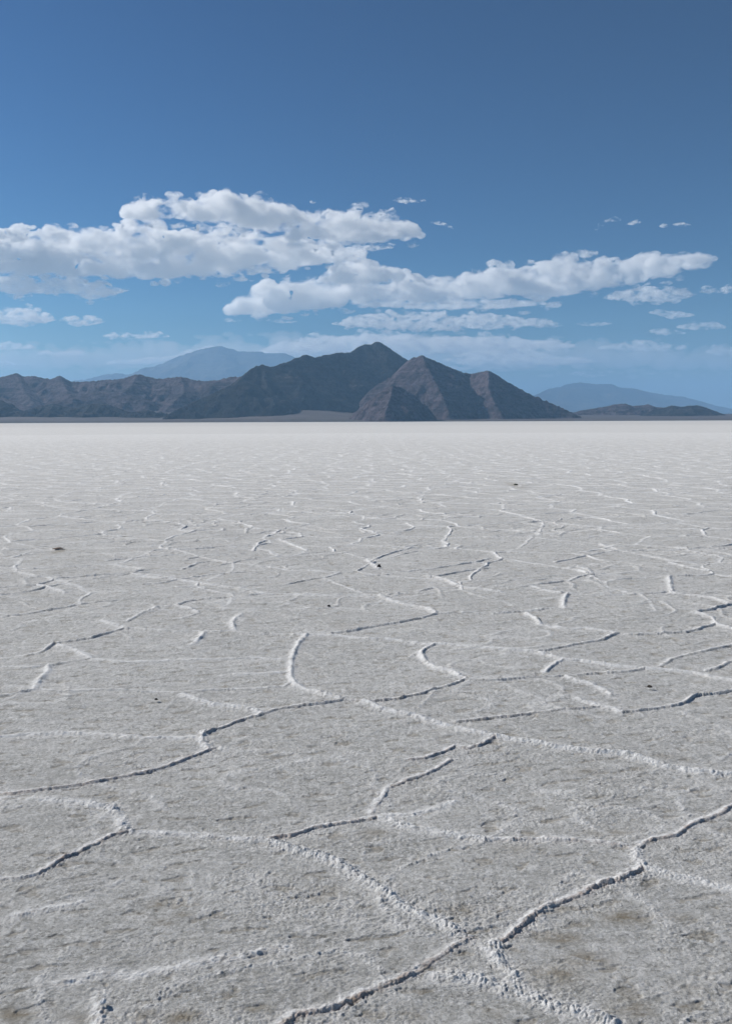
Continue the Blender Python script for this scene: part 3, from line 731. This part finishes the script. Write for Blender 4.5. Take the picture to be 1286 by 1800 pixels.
    dsp *= min(1.0, thin / 14 + .15) * (1.35 if T > 1200 * CF else 1.0)
    up = sstep(-.6, .2, Nn[:, 2])
    P = P + Nn * (dsp * (.35 + .65 * up))[:, None]
    # flattened base
    D_ = P[:, 1]; 
    me2.vertices.foreach_set('co', P.astype(np.float32).ravel()); me2.update()
    big = T > 1200 * CF; veil = dens * CF < .0042
    key = (round(dens, 6), puff, big, D)
    if key not in _cm: _cm[key] = cloud_material(dens * (3.0 if big else (3.2 if veil else 3.0)), (42 if big else 18) * mpp * puff, .3, .475 if big else (.47 if veil else .505), .61 if big else (.70 if veil else .66))
    if plain:
        key = 'plain'; _cm[key] = plain_vapour(dens)
    me2.materials.clear(); me2.materials.append(_cm[key])
    bpy.data.meshes.remove(me)
    return tag(o, label, 'cloud', group)

G = 'fair weather clouds over the mountains'
cloud('highest and largest white cloud, a wedge heaped up over the left middle of the sky',
  [(217,380),(235,362),(270,350),(300,346),(330,352),(360,345),(380,337),(400,332),(430,342),(470,348),(510,362),(560,366),(620,364),(680,375),(715,393),(742,414)],
  [(217,384),(260,386),(300,388),(380,395),(440,404),(520,424),(600,436),(660,428),(742,419)], 14500, 1210, .0055, 3, .9, G)
cloud('long grey based slab of cloud running in from the left edge under the heaped wedge',
  [(-90,408),(0,404),(60,402),(120,401),(170,406),(212,400),(228,378),(245,384),(262,392),(310,397),(400,398),(480,410),(560,425),(640,445)],
  [(-90,488),(0,488),(100,490),(200,493),(300,490),(380,491),(450,484),(520,474),(580,462),(640,450)], 15500, 1250, .006, 33, .9, G)
cloud('torn scraps of cloud under the right end of the heaped wedge', [(590,440),(620,428),(650,432),(685,426),(700,430)], [(590,446),(640,444),(700,434)], 15500, 300, .005, 34, .5, G)
cloud('speck of cloud just above the ridge line of the heaped wedge', [(545,354),(550,351),(555,354)], [(545,356),(550,358),(555,356)], 14500, 60, .010, 35, .4, G)
cloud('small flat scrap under the left tip of the round topped cloud', [(468,562),(490,559),(522,564)], [(468,565),(495,569),(522,567)], 19000, 200, .004, 36, .5, G)
cloud('faint low strip of cloud just right of the brown peak', [(800,622),(840,612),(900,610),(960,620)], [(800,628),(870,632),(960,626)], 26500, 500, .0035, 37, .5, G)
cloud('faint low cloud above the right shoulder of the brown peak', [(850,645),(890,636),(940,640)], [(850,650),(900,653),(940,646)], 31000, 400, .002, 38, .5, G)
cloud('thin low strip at the left edge just above the low hills', [(-40,636),(10,633),(62,638)], [(-40,641),(20,643),(62,641)], 30000, 400, .0025, 39, .5, G)
cloud('ragged cloud shelf at the left edge, just under the largest cloud',
  [(-60,478),(0,474),(60,482),(110,486),(150,484),(190,505),(222,508)], [(-60,516),(0,518),(60,517),(120,516),(170,526),(222,512)], 15500, 900, .006, 4, .7, G)
cloud('heaped cloud with a round top, over the dark peak left of centre',
  [(402,545),(430,520),(460,500),(500,492),(560,488),(590,468),(620,443),(650,455),(690,468),(705,500)], [(402,554),(450,556),(520,552),(600,540),(690,530),(705,510)], 16500, 1300, .005, 5, .8, G)
cloud('long cloud bank across the right half of the sky, rising to a blunt right end',
  [(620,512),(680,488),(760,485),(830,475),(880,469),(895,457),(910,468),(940,468),(980,452),(1030,452),(1080,460),(1120,447),(1180,446),(1230,450),(1254,462)],
  [(620,524),(700,532),(800,532),(900,522),(1000,524),(1060,508),(1150,494),(1254,466)], 17000, 1400, .0045, 6, .8, G)
cloud('flat cloud tucked under the right end of the long bank',
  [(1060,520),(1090,508),(1130,503),(1190,502),(1222,514)], [(1060,526),(1100,531),(1180,530),(1222,520)], 17500, 600, .005, 7, .6, G)
cloud('soft low cloud band right above the brown peak',
  [(590,567),(640,549),(700,545),(780,548),(850,550),(900,556),(950,567)], [(590,572),(650,578),(760,584),(880,578),(950,572)], 21000, 900, .0050, 8, .6, G)
cloud('faint lowest cloud layer directly behind the two highest peaks',
  [(455,618),(490,602),(540,590),(620,582),(700,582),(800,592),(900,592),(1005,605)], [(455,622),(540,624),(700,622),(850,618),(1005,612)], 25500, 900, .0040, 9, .6, G)
cloud('small grey cloud at the left edge below the ragged shelf',
  [(-60,540),(0,538),(40,532),(70,543),(97,560)], [(-60,572),(0,576),(50,574),(97,564)], 19500, 800, .0045, 10, .6, G)
cloud('short white cloud beside the small grey one, near the left edge', [(106,560),(125,552),(160,553),(184,563)], [(106,565),(140,575),(184,567)], 19500, 400, .0055, 11, .5, G)
cloud('thin flat cloud streak above the far blue summit, left of it', [(168,591),(200,583),(240,584),(275,581),(299,590)], [(168,593),(220,598),(299,593)], 22500, 350, .005, 12, .5, G)
cloud('low pale cloud at the left edge over the low hills', [(-40,602),(0,600),(40,602),(63,609)], [(-40,616),(0,617),(63,613)], 26000, 500, .0035, 13, .5, G)
cloud('tiny twin puffs low on the left over the low hills', [(68,620),(80,612),(100,620),(130,614),(152,618)], [(68,624),(110,629),(152,624)], 26000, 300, .0032, 14, .5, G)
cloud('low cloud strip touching the left slope of the blue summit', [(188,634),(240,628),(300,626),(340,612),(375,606)], [(188,640),(260,640),(340,628),(375,616)], 30000, 400, .0040, 15, .5, G)
cloud('small bright dash of cloud high above the two peaks', [(690,350),(705,346),(725,349),(748,350)], [(690,354),(715,357),(748,354)], 14000, 110, .010, 16, .4, G)
cloud('small slanting wisp between the bright dash and the long bank', [(756,388),(770,387),(785,394),(797,400)], [(756,392),(775,397),(797,403)], 14000, 100, .008, 17, .4, G)
cloud('faint wisp high on the right, leftmost of four little ones', [(1046,402),(1062,386),(1078,381),(1090,384)], [(1046,406),(1065,392),(1090,388)], 14500, 80, .006, 18, .4, G)
cloud('little puff high on the right, second of the four from the left', [(1097,393),(1108,387),(1118,384),(1126,388)], [(1097,395),(1112,396),(1126,392)], 14500, 80, .008, 19, .4, G)
cloud('tiny round puff high on the right, third of the four', [(1158,396),(1166,391),(1174,394)], [(1158,399),(1166,401),(1174,398)], 14500, 80, .008, 20, .4, G)
cloud('tiny flat dash high on the right, nearest the right edge of the four', [(1181,394),(1195,390),(1214,395)], [(1181,397),(1198,399),(1214,398)], 14500, 80, .009, 21, .4, G)
cloud('cloud scrap cut by the right edge beside the long bank', [(1228,512),(1240,501),(1260,508),(1286,499),(1330,500)], [(1228,515),(1260,517),(1330,515)], 17500, 300, .005, 22, .5, G)
cloud('smooth lens of cloud at right, below the flat tucked cloud', [(1138,548),(1155,542),(1200,548),(1222,552)], [(1138,551),(1180,560),(1222,556)], 21000, 350, .0035, 23, .5, G)
cloud('pale cloud near the right edge, over the far ridge, upper of a close pair', [(1190,572),(1220,563),(1260,565),(1275,574)], [(1190,577),(1230,582),(1275,577)], 22500, 350, .0035, 24, .5, G)
cloud('pale cloud near the right edge, lower left of a close pair', [(1135,582),(1160,573),(1190,580),(1205,584)], [(1135,586),(1170,590),(1205,588)], 22500, 300, .003, 25, .5, G)
cloud('low cloud at the right edge just over the end of the far ridge', [(1240,618),(1255,606),(1286,608),(1330,606)], [(1240,621),(1270,628),(1330,626)], 27000, 350, .003, 26, .5, G)
cloud('faint wide cloud low above the far ridge', [(1050,610),(1090,600),(1140,597),(1180,603),(1204,608)], [(1050,614),(1120,620),(1204,614)], 27000, 400, .0025, 27, .5, G)
cloud('short thin streak between the soft band and the smooth lens', [(1012,568),(1040,564),(1076,567)], [(1012,571),(1045,574),(1076,571)], 21000, 250, .004, 28, .5, G)
cloud('small puffy cloud hanging off the right tip of the soft band', [(918,566),(940,556),(965,560),(990,570)], [(918,571),(950,577),(990,574)], 21000, 250, .0035, 29, .5, G)
cloud('faint streak low between the brown peak and the far ridge', [(965,634),(990,626),(1015,627),(1048,634)], [(965,637),(1005,641),(1048,637)], 31000, 300, .0022, 30, .5, G)
cloud('small round puff under the middle of the long bank', [(950,536),(965,528),(985,534)], [(950,540),(968,545),(985,539)], 17500, 150, .005, 31, .5, G)
cloud('wide thin veil of cloud just above the brown peak, under the soft band',
  [(560,592),(640,585),(720,586),(800,590),(880,596),(960,600),(1010,606)], [(560,600),(680,606),(820,612),(940,610),(1010,610)], 27500, 900, .0030, 41, .7, G)
cloud('pale veil between the blue summit and the dark peak', [(455,616),(490,606),(560,602),(620,604),(680,606)], [(455,622),(560,626),(680,622)], 28500, 700, .0035, 42, .6, G)
cloud('grey underside trailing below the middle of the long bank', [(640,530),(720,526),(820,524),(900,526),(985,530)], [(640,538),(760,545),(880,543),(985,534)], 18500, 900, .0028, 43, .7, G)
cloud('hazy scrap of cloud above the left end of the far ridge', [(1000,655),(1030,648),(1080,652)], [(1000,660),(1040,664),(1080,658)], 31000, 300, .0015, 44, .5, G)
cloud('low veil of cloud right of the brown peak, over the gap before the far ridge', [(780,630),(860,624),(960,622),(1040,630)], [(780,636),(900,644),(1040,638)], 30000, 700, .0032, 45, .6, G)
cloud('added milky veil paling the sky low along the whole horizon behind every mountain',
  [(-250,640),(0,612),(200,600),(450,590),(643,585),(900,590),(1150,600),(1350,618),(1500,640)], [(-250,648),(0,652),(643,654),(1286,652),(1500,648)], 31500, 1100, .00060, 51, .6, G, True)  # thin even volume added to brighten the sky near the horizon
print('clouds', round(time.time() - T0, 1))

# ---------------------------------------------------------------- haze
def haze(x0, x1, y0, y1, z0, z1, dens, color, an):
    v = [(x, y, z) for z in (z0, z1) for y in (y0, y1) for x in (x0, x1)]
    f = [(0, 2, 3, 1), (4, 5, 7, 6), (0, 1, 5, 4), (2, 6, 7, 3), (0, 4, 6, 2), (1, 3, 7, 5)]
    me = bpy.data.meshes.new('haze'); me.from_pydata(v, [], f); me.update()
    m = bpy.data.materials.new('haze_air'); m.use_nodes = True; t = m.node_tree; t.nodes.clear()
    out = t.nodes.new('ShaderNodeOutputMaterial'); n = t.nodes.new('ShaderNodeVolumePrincipled')
    n.inputs['Color'].default_value = (*color, 1); n.inputs['Density'].default_value = dens; n.inputs['Anisotropy'].default_value = an
    t.links.new(n.outputs[0], out.inputs['Volume']); me.materials.append(m)
    o = bpy.data.objects.new('haze', me); col.objects.link(o)
    return tag(o, kind='stuff')
haze(-80000, 80000, -80000, 80000, -60, 3150, 3.6e-5, (.35, .62, .93), .1)
print('total script', round(time.time() - T0, 1))
